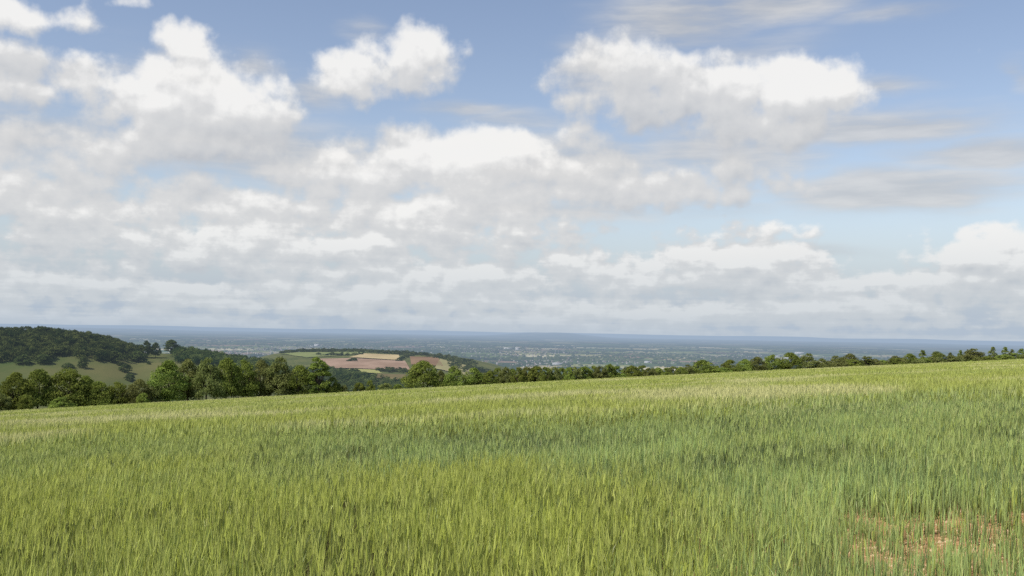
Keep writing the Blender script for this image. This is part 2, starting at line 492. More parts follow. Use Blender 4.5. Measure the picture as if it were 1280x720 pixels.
def crown_arrays(rg, w, h, z0, lobes, leaves, leaf, kind='round', lrk=1.0):
    """leaf clumps spread over many small lobes of a crown; returns quads with a tone per leaf"""
    L = []
    for i in range(lobes):
        t = rg.random()
        if kind == 'round':
            prof = (math.sin(min(1, (t * 0.92 + 0.12)) * PI) ** 0.6)
        elif kind == 'cone':
            prof = (1 - t) ** 0.65 * 0.9 + 0.12
        elif kind == 'slim':
            prof = 0.5 + 0.5 * math.sin(t * PI)
        else:
            prof = (1 - t * t) ** 0.5 + 0.05
        a = rg.uniform(0, 2 * PI); rad = rg.uniform(0.35, 1.0) ** 0.6 * 0.5 * w * prof * 0.82
        lr = rg.uniform(0.10, 0.20) * min(w, h) * (0.55 if kind == 'cone' else 1) * (0.8 + 0.4 * (1 - t)) * lrk
        L.append((rad * math.cos(a), rad * math.sin(a), z0 + lr * 0.6 + t * (h - z0 - lr * 1.5), lr, rg.uniform(0, 1)))
    L = np.array(L)
    li = rg.choice(len(L), leaves, p=L[:, 3]**2 / (L[:, 3]**2).sum())
    d = rg.normal(size=(leaves, 3)); d /= np.linalg.norm(d, axis=1)[:, None]
    d[:, 2] = np.where(d[:, 2] < -0.3, -d[:, 2] * 0.6, d[:, 2])
    rr = L[li, 3] * rg.uniform(0.72, 1.12, leaves) * np.where(rg.random(leaves) < 0.06, 1.22, 1)
    P = L[li, :3] + d * rr[:, None] * np.array([1, 1, 0.8])
    P[:, 2] = np.maximum(P[:, 2], z0 * 0.6 + 0.1)
    nrm = d * 0.9 + rg.normal(size=(leaves, 3)) * 0.65; nrm /= np.linalg.norm(nrm, axis=1)[:, None]
    rv = rg.normal(size=(leaves, 3)); t1 = np.cross(nrm, rv); t1 /= np.linalg.norm(t1, axis=1)[:, None]
    t2 = np.cross(nrm, t1)
    s = leaf * rg.uniform(0.55, 1.25, leaves)[:, None] * 0.5
    V = np.stack([P - t1 * s, P + t2 * s * 0.75, P + t1 * s, P - t2 * s * 0.75], 1).reshape(-1, 3)
    q = (np.arange(leaves) * 4)[:, None] + np.array([[0, 1, 2, 3]])
    tone = np.clip(0.5 * L[li, 4] + 0.5 * rg.random(leaves), 0, 1)
    return V, q, np.repeat(tone, 4)


def tube(hp, p0, p1, r0_, r1_, n=7):
    p0 = np.array(p0, float); p1 = np.array(p1, float)
    d = p1 - p0; d /= np.linalg.norm(d)
    a = np.cross(d, [0.3, 0.9, 0.1]); a /= np.linalg.norm(a); b = np.cross(d, a)
    th = np.arange(n) * 2 * PI / n
    ring = np.cos(th)[:, None] * a + np.sin(th)[:, None] * b
    V = np.vstack([p0 + ring * r0_, p1 + ring * r1_])
    j = np.arange(n); q = np.stack([j, (j + 1) % n, n + (j + 1) % n, n + j], -1)
    hp.add(V, q, np.zeros((0, 3), int))


def tree_meshes(seed, w, h, z0, lobes, leaves, leaf, kind, mat):
    rg = np.random.default_rng(seed)
    V, q, t = crown_arrays(rg, w, h, z0, lobes, leaves, leaf, kind)
    cr = mesh_np('crown', V, q, None, mat, {'tone': t})
    hp = Heap()
    k = rg.uniform(-0.3, 0.3)
    r = 0.028 * h
    fork = (k, 0.2, max(z0, 0.2 * h) + 0.12 * h)
    tube(hp, (0, 0, -1.0), (0, 0, 0.3), r * 1.5, r * 1.05); tube(hp, (0, 0, 0.3), fork, r * 1.05, r * 0.8)
    if kind == 'cone':
        tube(hp, fork, (k * 0.5, 0.1, h * 0.93), r * 0.8, r * 0.15)
    else:
        for i in range(6):
            a = i * 1.05 + rg.uniform(-0.3, 0.3)
            mid = (fork[0] + math.cos(a) * w * 0.16, fork[1] + math.sin(a) * w * 0.16, fork[2] + h * rg.uniform(0.12, 0.22))
            tube(hp, fork, mid, r * 0.55, r * 0.38, 6)
            tube(hp, mid, (math.cos(a) * w * 0.33, math.sin(a) * w * 0.33, h * rg.uniform(0.6, 0.82)), r * 0.38, r * 0.12, 5)
    tr = hp.build('trunk', bark)
    return cr, tr, w, h


VAR = {
    'broad': [tree_meshes(11, 9.5, 8.5, 0.3, 64, 9000, 0.36, 'dome', LEAF), tree_meshes(12, 8.5, 9.5, 0.3, 64, 9000, 0.36, 'round', LEAF),
              tree_meshes(13, 10.5, 8.0, 0.3, 70, 10000, 0.36, 'dome', LEAF)],
    'olive': [tree_meshes(21, 8.5, 9.0, 0.3, 55, 8500, 0.34, 'round', LEAF_OLIVE), tree_meshes(22, 9.5, 8.0, 0.3, 60, 9000, 0.34, 'dome', LEAF_OLIVE)],
    'bush': [tree_meshes(31, 7, 4.6, 0.15, 50, 7000, 0.27, 'dome', LEAF), tree_meshes(32, 6.5, 4.8, 0.15, 46, 7000, 0.27, 'dome', LEAF),
             tree_meshes(33, 7.5, 4.3, 0.15, 52, 7000, 0.28, 'dome', LEAF_OLIVE)],
    'slim': [tree_meshes(41, 5.0, 10.0, 0.3, 50, 8000, 0.34, 'slim', LEAF), tree_meshes(42, 4.6, 9.0, 0.3, 46, 7000, 0.34, 'slim', LEAF_OLIVE)],
    'cone': [tree_meshes(51, 6.4, 9.0, 0.3, 90, 7000, 0.26, 'cone', LEAF), tree_meshes(52, 6.0, 8.5, 0.3, 80, 6500, 0.26, 'cone', LEAF_OLIVE)],
    'field': [tree_meshes(61, 11, 10, 0.8, 50, 1500, 1.0, 'dome', LEAF_DARK), tree_meshes(62, 10, 12, 0.9, 50, 1500, 1.0, 'round', LEAF_DARK),
              tree_meshes(63, 12, 9, 0.5, 50, 1500, 1.0, 'dome', LEAF_DARK)],
}
cnt = {}


def place_tree(name, var, x, y, hgt, wid, label, cat, group, sink=0.0):
    ms = VAR[var]; k = cnt.get(var, 0); cnt[var] = k + 1
    cr, tr, w, h = ms[k % len(ms)]
    e = bpy.data.objects.new(name, None); C.objects.link(e)
    e.empty_display_size = 0.5
    e.location = (x, y, Hs(x, y) - sink); e.rotation_euler = (0, 0, random.uniform(0, 6.28))
    s = wid / w; e.scale = (s, s, hgt / h)
    e['label'] = label; e['category'] = cat
    if group: e['group'] = group
    for nm, me in (('crown', cr), ('trunk', tr)):
        o = bpy.data.objects.new(nm, me); C.objects.link(o); o.parent = e
    return e


def at_edge(px, off):
    """a point beyond the far edge of the crop, in the direction of a picture column"""
    s = (px - 640) / F
    ed = float(edge_y(np.array([s * 100.0]), np.array([100.0]))[0]) + off
    return s * ed, ed


def tree_at(name, var, px, top, wpx, off, label, cat='tree', group=None):
    x, y = at_edge(px, off)
    d = ray(px, top); ztop = d.z / d.y * y
    zb = Hs(x, y)
    hgt = max(1.2, (ztop - zb) / 0.97)
    return place_tree(name, var, x, y, hgt, wpx / F * y * 1.15, label, cat, group)


G1 = 'trees along the left end of the field edge'
G2 = 'hedgerow bushes along the far field edge'
G3 = 'trees along the right end of the field edge'
L_T = [
    ('tree', 'broad', -14, 478, 44, 6, 'dark tree cut by the left border beside the pale rounded bush'),
    ('tree', 'broad', 24, 466, 40, 8, 'round leafy tree, second from the left border'),
    ('tree', 'broad', 52, 462, 44, 9, 'pale green tree on the left of the big clump by the left border'),
    ('tree', 'broad', 88, 460, 52, 10, 'tallest broad tree of the clump nearest the left border'),
    ('tree', 'broad', 111, 470, 30, 11, 'lower tree on the right shoulder of the clump nearest the left border'),
    ('bush', 'bush', 38, 493, 26, 4, 'small bright bush in front of the left clump of trees'),
    ('bush', 'bush', 82, 496, 30, 5, 'low dark bush at the foot of the left clump of trees'),
    ('bush', 'bush', 5, 490, 30, 4, 'low bush at the foot of the trees by the left border'),
    ('tree', 'broad', 128, 477, 34, 9, 'rounded low tree just right of the left clump, below the meadow'),
    ('tree', 'broad', 151, 477, 32, 9, 'rounded low tree below the lone dark shrub on the meadow'),
    ('tree', 'olive', 178, 474, 32, 8, 'bright low tree in the dip below the meadow'),
    ('bush', 'bush', 183, 491, 18, 4, 'small yellow green bush at the field edge in the dip'),
    ('tree', 'olive', 197, 482, 26, 9, 'low olive tree left of the tall row of trees'),
    ('tree', 'broad', 214, 451, 42, 10, 'leftmost tree of the tall row standing right of the meadow'),
    ('tree', 'olive', 238, 449, 38, 14, 'second tree from the left in the tall row right of the meadow'),
    ('tree', 'olive', 262, 448, 36, 10, 'third tree from the left in the tall row right of the meadow'),
    ('tree', 'broad', 286, 448, 38, 12, 'fourth tree from the left in the tall row right of the meadow'),
    ('tree', 'broad', 308, 449, 34, 13, 'fifth tree from the left in the tall row right of the meadow'),
    ('tree', 'olive', 329, 450, 32, 15, 'olive tree near the right end of the tall row'),
    ('tree', 'olive', 352, 447, 38, 13, 'tallest tree at the right end of the tall row, rounded top'),
    ('tree', 'broad', 377, 457, 34, 12, 'lower green tree right of the tall row, left of the upright tree'),
    ('tree', 'slim', 401, 447, 26, 10, 'upright slim green tree standing alone at the field edge'),
    ('bush', 'bush', 418, 471, 22, 10, 'pale bush leaning on the right side of the upright slim tree'),
    ('bush', 'bush', 433, 481, 12, 10, 'tiny yellow green bush right of the pale bush'),
    ('bush', 'bush', 452, 478, 18, 16, 'dark bush left of the small pale round tree'),
    ('tree', 'bush', 465, 475, 14, 12, 'small pale round tree at the edge below the brown field'),
    ('bush', 'bush', 484, 478, 22, 16, 'dark bush right of the small pale round tree'),
    ('bush', 'bush', 500, 480, 16, 15, 'low dark bush left of the big round tree in the middle'),
    ('tree', 'broad', 531, 451, 44, 10, 'big round bright tree at the edge in the middle of the row'),
    ('tree', 'olive', 553, 463, 18, 15, 'dark narrow tree touching the right side of the big round tree'),
    ('tree', 'broad', 570, 457, 24, 11, 'round tree second to the right of the big round tree'),
    ('tree', 'broad', 594, 460, 26, 11, 'low round tree third to the right of the big round tree'),
    ('bush', 'bush', 583, 470, 20, 16, 'dark low bush in the gap between two round trees in the middle'),
]
for nm, var, px, top, w, off, lab in L_T:
    tree_at(nm, var, px, top, w, off, lab, 'bush' if nm == 'bush' else 'tree', G1)
# the hedge: an unbroken run of bushes, then trees again to the right
tops = [(612, 464), (630, 457.5), (640, 459), (665, 457.5), (690, 458.5), (710, 458), (735, 456), (750, 457), (765, 455), (785, 457), (803, 455), (820, 459), (840, 458), (852, 457),
        (866, 452)]
px = 606.0; i = 0
while px < 860:
    w = random.uniform(12, 21)
    tp = np.interp(px, [a for a, b in tops], [b for a, b in tops]) + random.uniform(-0.8, 1.8)
    tree_at('hedge_bush', 'bush', px, tp, w * 1.25, random.uniform(8, 16),
            'low hedge bush in the unbroken middle run of hedge along the field edge', 'bush', G2)
    px += w * 0.62; i += 1
R_T = [
    ('tree', 'broad', 880, 450, 38, 16, 'dome shaped dark tree where the low hedge ends'),
    ('tree', 'olive', 861, 456, 20, 14, 'low tree on the left shoulder of the dome shaped dark tree'),
    ('tree', 'broad', 897, 457, 20, 16, 'low tree on the right shoulder of the dome shaped dark tree'),
    ('tree', 'broad', 914, 450, 26, 14, 'round tree just right of the notch in the hedge with a pale roof'),
    ('tree', 'broad', 932, 449, 26, 16, 'second tree right of the notch in the hedge'),
    ('tree', 'olive', 948, 446, 26, 14, 'third tree right of the notch in the hedge'),
    ('tree', 'broad', 966, 443, 28, 16, 'left one of the two tall dark trees right of centre'),
    ('tree', 'broad', 988, 441, 32, 14, 'right one of the two tall dark trees right of centre'),
    ('tree', 'olive', 1011, 442, 28, 16, 'olive tree just right of the two tall dark trees'),
    ('tree', 'olive', 1028, 448, 22, 14, 'low olive tree in the dip between two taller olive trees'),
    ('tree', 'olive', 1046, 445, 28, 14, 'olive tree left of the broad one with a flat top'),
    ('tree', 'olive', 1063, 442, 28, 16, 'broad olive tree with a flat top'),
    ('tree', 'slim', 1085, 445, 15, 14, 'small dark upright tree standing by itself in the gap'),
    ('bush', 'bush', 1075, 450, 14, 14, 'pale bush left of the small dark upright tree'),
    ('bush', 'bush', 1101, 452, 22, 12, 'low bush right of the small dark upright tree'),
    ('tree', 'olive', 1120, 445, 24, 14, 'low tree left of the pointed trees on the right'),
    ('tree', 'broad', 1138, 442, 22, 16, 'dark tree left of the first pointed tree'),
    ('tree', 'cone', 1154, 438, 17, 18, 'pointed tree, first from the left of those on the right'),
    ('tree', 'broad', 1172, 439, 24, 15, 'round dark tree right of the first pointed tree'),
    ('tree', 'cone', 1188, 441, 14, 18, 'small pointed tree between two round dark trees'),
    ('tree', 'olive', 1190, 444, 24, 12, 'low olive tree below the small pointed tree'),
    ('tree', 'cone', 1201, 438, 12, 24, 'narrow dark pointed tree left of the broad grey green tree'),
    ('tree', 'olive', 1217, 436, 32, 14, 'broad grey green tree among the pointed trees on the right'),
    ('tree', 'cone', 1241, 434, 17, 16, 'tall pointed conifer right of the broad grey green tree'),
    ('tree', 'cone', 1257, 434, 15, 18, 'tall pointed conifer nearest the right border but one'),
    ('tree', 'cone', 1265, 437, 14, 14, 'shorter pointed conifer between two taller ones by the right border'),
    ('tree', 'cone', 1277, 436, 17, 16, 'pointed conifer cut by the right border'),
    ('tree', 'olive', 1292, 437, 26, 15, 'low olive tree at the right border'),
    ('bush', 'bush', 1235, 445, 26, 10, 'low bush in front of the tall pointed conifers'),
    ('bush', 'bush', 1262, 445, 28, 10, 'low bush at the foot of the conifers by the right border'),
    ('bush', 'bush', 1150, 449, 26, 10, 'low bush in front of the first pointed tree'),
    ('bush', 'bush', 905, 459, 26, 12, 'low bush filling the notch in the hedge under the pale roof'),
]
for nm, var, px_, top, w, off, lab in R_T:
    tree_at(nm, var, px_, top, w, off, lab, 'bush' if nm == 'bush' else 'tree', G3)

px = 1036.0
while px < 1300:
    cr = np.interp(px, [960, 1280], [461, 450])
    tree_at('hedge_bush', 'bush', px, cr - random.uniform(5.5, 9.5), random.uniform(20, 30), random.uniform(10, 18),
            'low hedge bush filling in below the taller trees at the right of the field edge', 'bush', 'hedgerow bushes below the trees on the right')
    px += random.uniform(10, 15)


def at_r(px, r):
    a = math.atan((px - 640) / F)
    return math.sin(a) * r, math.cos(a) * r


def slope_r(px_, py_, ra, rb):
    d = ray(px_, py_); t = d.z / math.hypot(d.x, d.y)
    rr = np.arange(ra, rb, 4.0); a = math.atan((px_ - 640) / F)
    v = H(math.sin(a) * rr, math.cos(a) * rr) / rr
    k = np.nonzero(v >= t)[0]
    return float(rr[k[0]]) if len(k) else float(rr[np.argmax(v)])


def far_tree(var, px, r, h, w, label, group='lone trees and shrubs on the meadow', name='tree', cat='tree'):
    x, y = at_r(px, r)
    return place_tree(name, var, x, y, h, w, label, cat, group, sink=0.5)


# lone trees on the meadow and the ridge at the left
for px_, by, h, w, lab in [
        (107, 460, 10, 8, 'dark upright tree at the edge of the meadow below the wood'),
        (160, 465, 8, 11, 'dark rounded shrub alone in the middle of the meadow'),
        (166, 477, 8, 10, 'dark shrub low on the meadow right above the near trees'),
        (88, 459, 5, 10, 'small pale shrub on the meadow left of the upright tree'),
        (153, 457, 4, 6, 'tiny shrub uphill of the rounded meadow shrub'),
        (189, 456, 3, 4, 'smallest dark shrub on the open brownish meadow'),
        (33, 455, 9, 13, 'shrub at the left end of the meadow below the wood'),
        (57, 455, 9, 14, 'dark bush at the woodland edge left of the meadow'),
        (184, 447, 19, 17, 'tall tree at the end of the wood, left of the thin one'),
        (197, 447, 17, 11, 'thin tall tree standing clear at the end of the wood'),
        (216, 442, 16, 19, 'square topped tree alone on the ridge right of the gap'),
        (176, 452, 10, 16, 'rounded tree on the lower edge of the wood'),
        (145, 453, 10, 16, 'dark tree on the lower edge of the wood above the lone shrub')]:
    r = slope_r(px_, by, 700, 1350) * 0.995; k_ = 1.3 if h < 12 else 1.0; h *= k_; w *= k_
    far_tree('field', px_, r, h * r / 1100, w * r / 1100, lab)


# far-off woods: each reads as one mass
def crowns_mass(name, pts, label, mat, leaves=380, leaf=1.35, hr=(9, 14)):
    hp = Heap(); rg = np.random.default_rng(hash(name) % 1000 if False else len(pts))
    protos = [crown_arrays(rg, 12, 11, 0.3, 9, leaves, leaf, 'dome', 1.75) for _ in range(6)]
    P = np.array(pts); Z = H(P[:, 0], P[:, 1])
    for i, (x, y) in enumerate(P):
        V, q, t = protos[i % 6]
        a = rg.uniform(0, 6.28); s = rg.uniform(0.75, 1.25); hh = rg.uniform(*hr) / 11
        c, sn = math.cos(a), math.sin(a)
        W = np.stack([(V[:, 0] * c - V[:, 1] * sn) * s + x, (V[:, 0] * sn + V[:, 1] * c) * s + y, V[:, 2] * hh + Z[i] - 0.6], -1)
        hp.add(W, q, np.zeros((0, 3), int), tone=np.clip(t * 0.6 + rg.uniform(-0.35, 0.75), 0, 1))
    link(name, hp.build(name, mat), kind='stuff', label=label, category='wood')


rg = np.random.default_rng(5)
pts = []
# wood over the left spur: above the meadow, up and over the crest
LP = [-160, -60, 0, 30, 60, 72, 105, 130, 152, 176]
LR = [slope_r(a_, b_, 800, 1350) for a_, b_ in zip(LP, [457, 457, 457, 456, 457, 453, 454, 455, 455, 452])]
while len(pts) < 1150:
    p_ = rg.uniform(-160, 176); r = rg.uniform(900, 1420)
    low = np.interp(p_, LP, LR)
    if r < low + rg.uniform(0, 12): continue
    pts.append(at_r(p_, r))
crowns_mass('hill_wood', pts, 'dark broadleaf wood covering the rounded hill at the left', LEAF_DARK, hr=(9, 13))
pts = []
while len(pts) < 300:
    p_ = rg.uniform(222, 345); r = rg.uniform(1180, 1380)
    pts.append(at_r(p_, r))
crowns_mass('ridge_wood', pts, 'strip of dark wood running down the ridge right of the square topped tree', LEAF_DARK, hr=(9, 13))
pts = []
while len(pts) < 760:
    p_ = rg.uniform(335, 525); r = rg.uniform(1190, 1900)
    if r > np.interp(p_, [335, 420, 440, 470, 525], [1880, 1700, 1610, 1450, 1330]): continue
    pts.append(at_r(p_, r))
crowns_mass('valley_wood', pts, 'wood filling the little valley behind the upright slim tree', LEAF_DARK, hr=(8, 13))
pts = []
# belts and hedges round the farmed shoulder
for p0, ra, p1, rb, n, jit in [(353, 2580, 520, 2570, 260, 45), (470, 2520, 600, 2380, 90, 25), (545, 2350, 640, 1900, 70, 40), (380, 1640, 520, 1500, 0, 15),
                               (400, 2290, 455, 2330, 14, 3), (455, 2330, 512, 2360, 0, 5), (500, 2120, 520, 2500, 16, 6),
                               (430, 2010, 450, 2015, 5, 8), (474, 1760, 512, 1740, 26, 22), (560, 2120, 640, 1700, 60, 50), (436, 1650, 452, 1660, 8, 10),
                               (30, 830, -40, 840, 60, 20)]:
    for k in range(n):
        t = rg.random()
        x, y = at_r(p0 + (p1 - p0) * t, ra + (rb - ra) * t + rg.normal(0, jit))
        pts.append((x, y))
crowns_mass('tree_belt', pts, 'belts of dark trees and hedges round the brown and tan fields on the middle hill', LEAF_DARK, leaves=220, leaf=1.9, hr=(6, 11))


# ------------------------------------------------------------------ field patches on the slopes
def patch(name, corners, ca, cb, lift=1.2, n=26, sc=0.02, stripe=0.0):
    (p0, r0_), (p1, r1_), (p2, r2_), (p3, r3_) = corners   # near left, near right, far right, far left
    s, t = np.meshgrid(np.linspace(0, 1, n), np.linspace(0, 1, n))
    P = lambda a, b, c, d: (a * (1 - s) + b * s) * (1 - t) + (d * (1 - s) + c * s) * t
    px_ = P(p0, p1, p2, p3); rr = P(r0_, r1_, r2_, r3_)
    a = np.arctan((px_ - 640) / F); X = np.sin(a) * rr; Y = np.cos(a) * rr
    Z = H(X, Y) + lift
    i = (np.arange(n - 1)[:, None] * n + np.arange(n - 1)[None, :]).ravel()
    q = np.stack([i, i + 1, i + n + 1, i + n], -1)
    m = new_mat(name); nt = NT(m.node_tree)
    pos = nt.node('ShaderNodeNewGeometry').outputs['Position']
    f = nt.noise(nt.v('MULTIPLY', pos, (1, 0.4, 1)), sc, 5, 0.65)
    c = nt.mix(nt.ss(f, 0.3, 0.7), ca, cb)
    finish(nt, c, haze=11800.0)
    link(name, mesh_np(name, np.stack([X, Y, Z], -1).reshape(-1, 3), q, None, m, smooth=True), kind='structure')


patch('meadow', [(-20, 830), (250, 830), (250, 1200), (-20, 1100)], (0.065, 0.095, 0.03), (0.13, 0.125, 0.05), 0.8, 30, 0.012)
patch('pasture', [(385, 2190), (448, 2350), (462, 2520), (350, 2500)], (0.13, 0.16, 0.06), (0.19, 0.21, 0.085), 1.4)
patch('stubble_field', [(438, 2170), (503, 2150), (500, 2420), (458, 2400)], (0.33, 0.26, 0.14), (0.42, 0.34, 0.19), 1.9)
patch('ploughed_field', [(418, 1800), (516, 1780), (508, 2130), (398, 2140)], (0.22, 0.15, 0.105), (0.32, 0.225, 0.165), 1.7)
patch('tilled_field', [(516, 2000), (556, 2000), (548, 2350), (514, 2350)], (0.16, 0.10, 0.06), (0.23, 0.15, 0.09), 1.8)
patch('barley_strip', [(444, 1650), (480, 1650), (474, 1770), (438, 1770)], (0.22, 0.23, 0.08), (0.29, 0.28, 0.11), 1.9)
patch('rough_pasture', [(470, 1480), (512, 1450), (510, 1660), (472, 1640)], (0.11, 0.09, 0.045), (0.16, 0.13, 0.06), 1.6)
patch('far_pasture', [(545, 1900), (600, 1800), (590, 2150), (552, 2250)], (0.20, 0.19, 0.09), (0.27, 0.24, 0.12), 1.8)


# ------------------------------------------------------------------ the plain: woods, town roofs, sheds
def plain_xy(px_, r): return at_r(px_, r)


def build_far_woods():
    hp = Heap(); rg = np.random.default_rng(9)
    n = 26000
    r = np.exp(rg.uniform(math.log(4200), math.log(19000), n)); a = np.radians(rg.uniform(-33, 33, n))
    x = np.sin(a) * r; y = np.cos(a) * r
    m1 = fbm(x / 1500 + 50, y / 2600, 4)
    th = np.radians(20); hx = x * math.cos(th) + y * math.sin(th); hy = -x * math.sin(th) + y * math.cos(th)
    hx = hx + 260 * fbm(x / 900, y / 900, 2); hy = hy + 260 * fbm(x / 900 + 7, y / 900, 2)
    hed = (np.abs((hy / 420) % 1 - 0.5) < 0.03) | (np.abs((hx / 560) % 1 - 0.5) < 0.022)
    k = (m1 > 0.575) | hed | (rg.random(n) < 0.06)
    x, y, r = x[k], y[k], r[k]
    z = H(x, y); n = len(x)
    s = rg.uniform(5, 12, n) * (r / 8000)**0.7; hh = rg.uniform(7, 14, n)
    th = np.arange(6) * PI / 3
    for ring, (rad, zz) in enumerate(((1.0, -0.2), (1.05, 0.5), (0.6, 0.92))):
        pass
    base = np.vstack([np.stack([np.cos(th) * rad, np.sin(th) * rad, np.full(6, zz)], -1) for rad, zz in ((0.95, -0.2), (1.05, 0.5), (0.6, 0.92))] + [np.array([[0, 0, 1.02]])])
    V = base[None] * np.stack([s * 1.6, s, hh], -1)[:, None, :] * (1 + rg.normal(0, 0.12, (n, 19, 1))) + np.stack([x, y, z], -1)[:, None, :]
    j = np.arange(6); j2 = (j + 1) % 6
    q = np.concatenate([np.stack([j + 6 * l, j2 + 6 * l, j2 + 6 * l + 6, j + 6 * l + 6], -1) for l in (0, 1)])
    t = np.stack([j + 12, j2 + 12, np.full(6, 18)], -1)
    b = (np.arange(n) * 19)[:, None, None]
    hp.add(V.reshape(-1, 3), (b + q[None]).reshape(-1, 4), (b + t[None]).reshape(-1, 3), tone=np.repeat(rg.random(n), 19))
    link('plain_woodland', hp.build('plain_woodland', LEAF_DARK), kind='stuff', label='hazy woods and hedges spread over the wide plain', category='wood')


build_far_woods()

wallm = new_mat('wall_paint'); _n = NT(wallm.node_tree)
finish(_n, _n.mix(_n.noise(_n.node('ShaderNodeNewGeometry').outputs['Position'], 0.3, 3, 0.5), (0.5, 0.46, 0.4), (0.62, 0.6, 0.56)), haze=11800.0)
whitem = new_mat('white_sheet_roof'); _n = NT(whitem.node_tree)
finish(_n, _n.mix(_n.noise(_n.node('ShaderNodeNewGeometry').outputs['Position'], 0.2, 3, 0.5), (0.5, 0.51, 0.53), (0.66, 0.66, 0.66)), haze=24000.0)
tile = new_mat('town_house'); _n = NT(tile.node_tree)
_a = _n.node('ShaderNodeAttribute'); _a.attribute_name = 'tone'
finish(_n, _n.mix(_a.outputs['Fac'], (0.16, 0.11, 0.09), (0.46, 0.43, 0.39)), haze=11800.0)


def build_town():
    hp = Heap(); rg = np.random.default_rng(12)
    X = []; Y = []
    for pc, rc, sp, sr, n in [(a_, b_, c_, d_, int(e_ * 0.35)) for a_, b_, c_, d_, e_ in [(370, 10800, 50, 1300, 900), (440, 12500, 60, 900, 500), (650, 11200, 60, 1200, 800), (700, 8200, 50, 500, 260), (590, 14000, 80, 1500, 600), (930, 11200, 90, 900, 450), (1010, 9600, 50, 500, 260),
                              (805, 8300, 25, 250, 90), (1190, 13500, 90, 900, 300), (300, 9300, 40, 500, 260), (660, 6900, 20, 200, 70)]]:
        p_ = rg.normal(pc, sp, n); r = rg.normal(rc, sr, n)
        a = np.arctan((p_ - 640) / F); X.append(np.sin(a) * r); Y.append(np.cos(a) * r)
    X = np.concatenate(X); Y = np.concatenate(Y); n = len(X); Z = H(X, Y)
    w = rg.uniform(7, 16, n); d = rg.uniform(6, 9, n); h = rg.uniform(5, 8, n); rf = rg.uniform(2.5, 4, n)
    base = np.array([[-1, -1, 0], [1, -1, 0], [1, 1, 0], [-1, 1, 0], [-1, -1, 1], [1, -1, 1], [1, 1, 1], [-1, 1, 1]], float)
    V = base[None] * np.stack([w / 2, d / 2, h], -1)[:, None, :]
    rid = np.stack([np.stack([-w / 2, 0 * w, h + rf], -1), np.stack([w / 2, 0 * w, h + rf], -1)], 1)
    V = np.concatenate([V, rid], 1)
    a = rg.uniform(0, PI, n)[:, None]; c, s = np.cos(a), np.sin(a)
    W = np.stack([V[..., 0] * c - V[..., 1] * s + X[:, None], V[..., 0] * s + V[..., 1] * c + Y[:, None], V[..., 2] + Z[:, None]], -1)
    q = np.array([[0, 1, 5, 4], [2, 3, 7, 6], [4, 5, 9, 8], [6, 7, 8, 9], [1, 2, 6, 5], [3, 0, 4, 7]]); t = np.array([[5, 6, 9], [7, 4, 8]])
    b = (np.arange(n) * 10)[:, None, None]
    hp.add(W.reshape(-1, 3), (b + q[None]).reshape(-1, 4), (b + t[None]).reshape(-1, 3), tone=np.repeat(rg.random(n), 10))
    link('distant_town', hp.build('distant_town', tile), kind='stuff', label='pale specks of towns and villages spread over the hazy plain', category='town')


build_town()


def shed(px_, r, w, d, h, label, rot=0.0):
    x, y = at_r(px_, r); z = Hs(x, y)
    e = bpy.data.objects.new('warehouse', None); C.objects.link(e)
    e.location = (x, y, z); e.rotation_euler = (0, 0, rot)
    e['label'] = label; e['category'] = 'warehouse'; e['group'] = 'pale sheds out on the plain'
    b = Heap(); V = np.array([[sx * w / 2, sy * d / 2, zz] for zz in (-4, h) for sx, sy in ((-1, -1), (1, -1), (1, 1), (-1, 1))], float)
    V = np.vstack([V, [[-w / 2, 0, h + d * 0.1], [w / 2, 0, h + d * 0.1]]])
    b.add(V, np.array([[0, 1, 5, 4], [1, 2, 6, 5], [2, 3, 7, 6], [3, 0, 4, 7]]), np.array([[5, 6, 9], [7, 4, 8]]))
    link('wall', b.build('wall', wallm if r > 1e9 else whitem), e)
    q = w / 2 + 1.5; g = d / 2 + 1.5; k = d * 0.1; t = Heap()
    P = []
    for dz in (0.3, 1.0):
        P += [[-q, -g, h - 0.2 + dz], [q, -g, h - 0.2 + dz], [q, 0, h + k + dz], [-q, 0, h + k + dz], [q, g, h - 0.2 + dz], [-q, g, h - 0.2 + dz]]
    t.add(np.array(P, float), np.array([[6, 7, 8, 9], [9, 8, 10, 11], [1, 0, 3, 2], [2, 3, 5, 4], [0, 1, 7, 6], [4, 5, 11, 10], [1, 2, 8, 7], [2, 4, 10, 8], [3, 0, 6, 9], [5, 3, 9, 11]]), np.zeros((0, 3), int))
    link('roof', t.build('roof', whitem), e)


for a in [(398, 13200, 60, 50, 22, 'bright white shed in the left town above the middle hill'),
          (392, 12600, 50, 40, 10, 'low pale shed just left of the bright white one in the left town'),
          (648, 13000, 50, 50, 26, 'bright white block on the plain above the start of the low hedge'),
          (636, 13500, 110, 50, 12, 'long pale shed left of the bright white block at the centre'),
          (698, 7300, 70, 30, 9, 'pale shed close beyond the low hedge, left of centre right'),
          (810, 8200, 40, 30, 10, 'small white farm shed among dark hedges on the plain'),
          (985, 10500, 190, 60, 15, 'longest white warehouse on the plain behind the two tall dark trees'),
          (1003, 10100, 120, 60, 14, 'white warehouse just right of the longest one'),
          (1032, 9300, 170, 60, 13, 'wide white warehouse nearest the hedge on the right'),
          (970, 11500, 90, 50, 13, 'white shed left of the longest warehouse'),
          (1066, 11500, 90, 50, 14, 'smaller white shed furthest right of the warehouses'),
          (895, 6900, 50, 30, 10, 'white roofed farm shed seen through the notch in the hedge'),
          (207, 3300, 30, 16, 7, 'white roof showing in the gap on the ridge between the trees'),
          (1000, 14500, 120, 60, 14, 'distant pale shed beyond the longest warehouse')]:
    shed(*a)

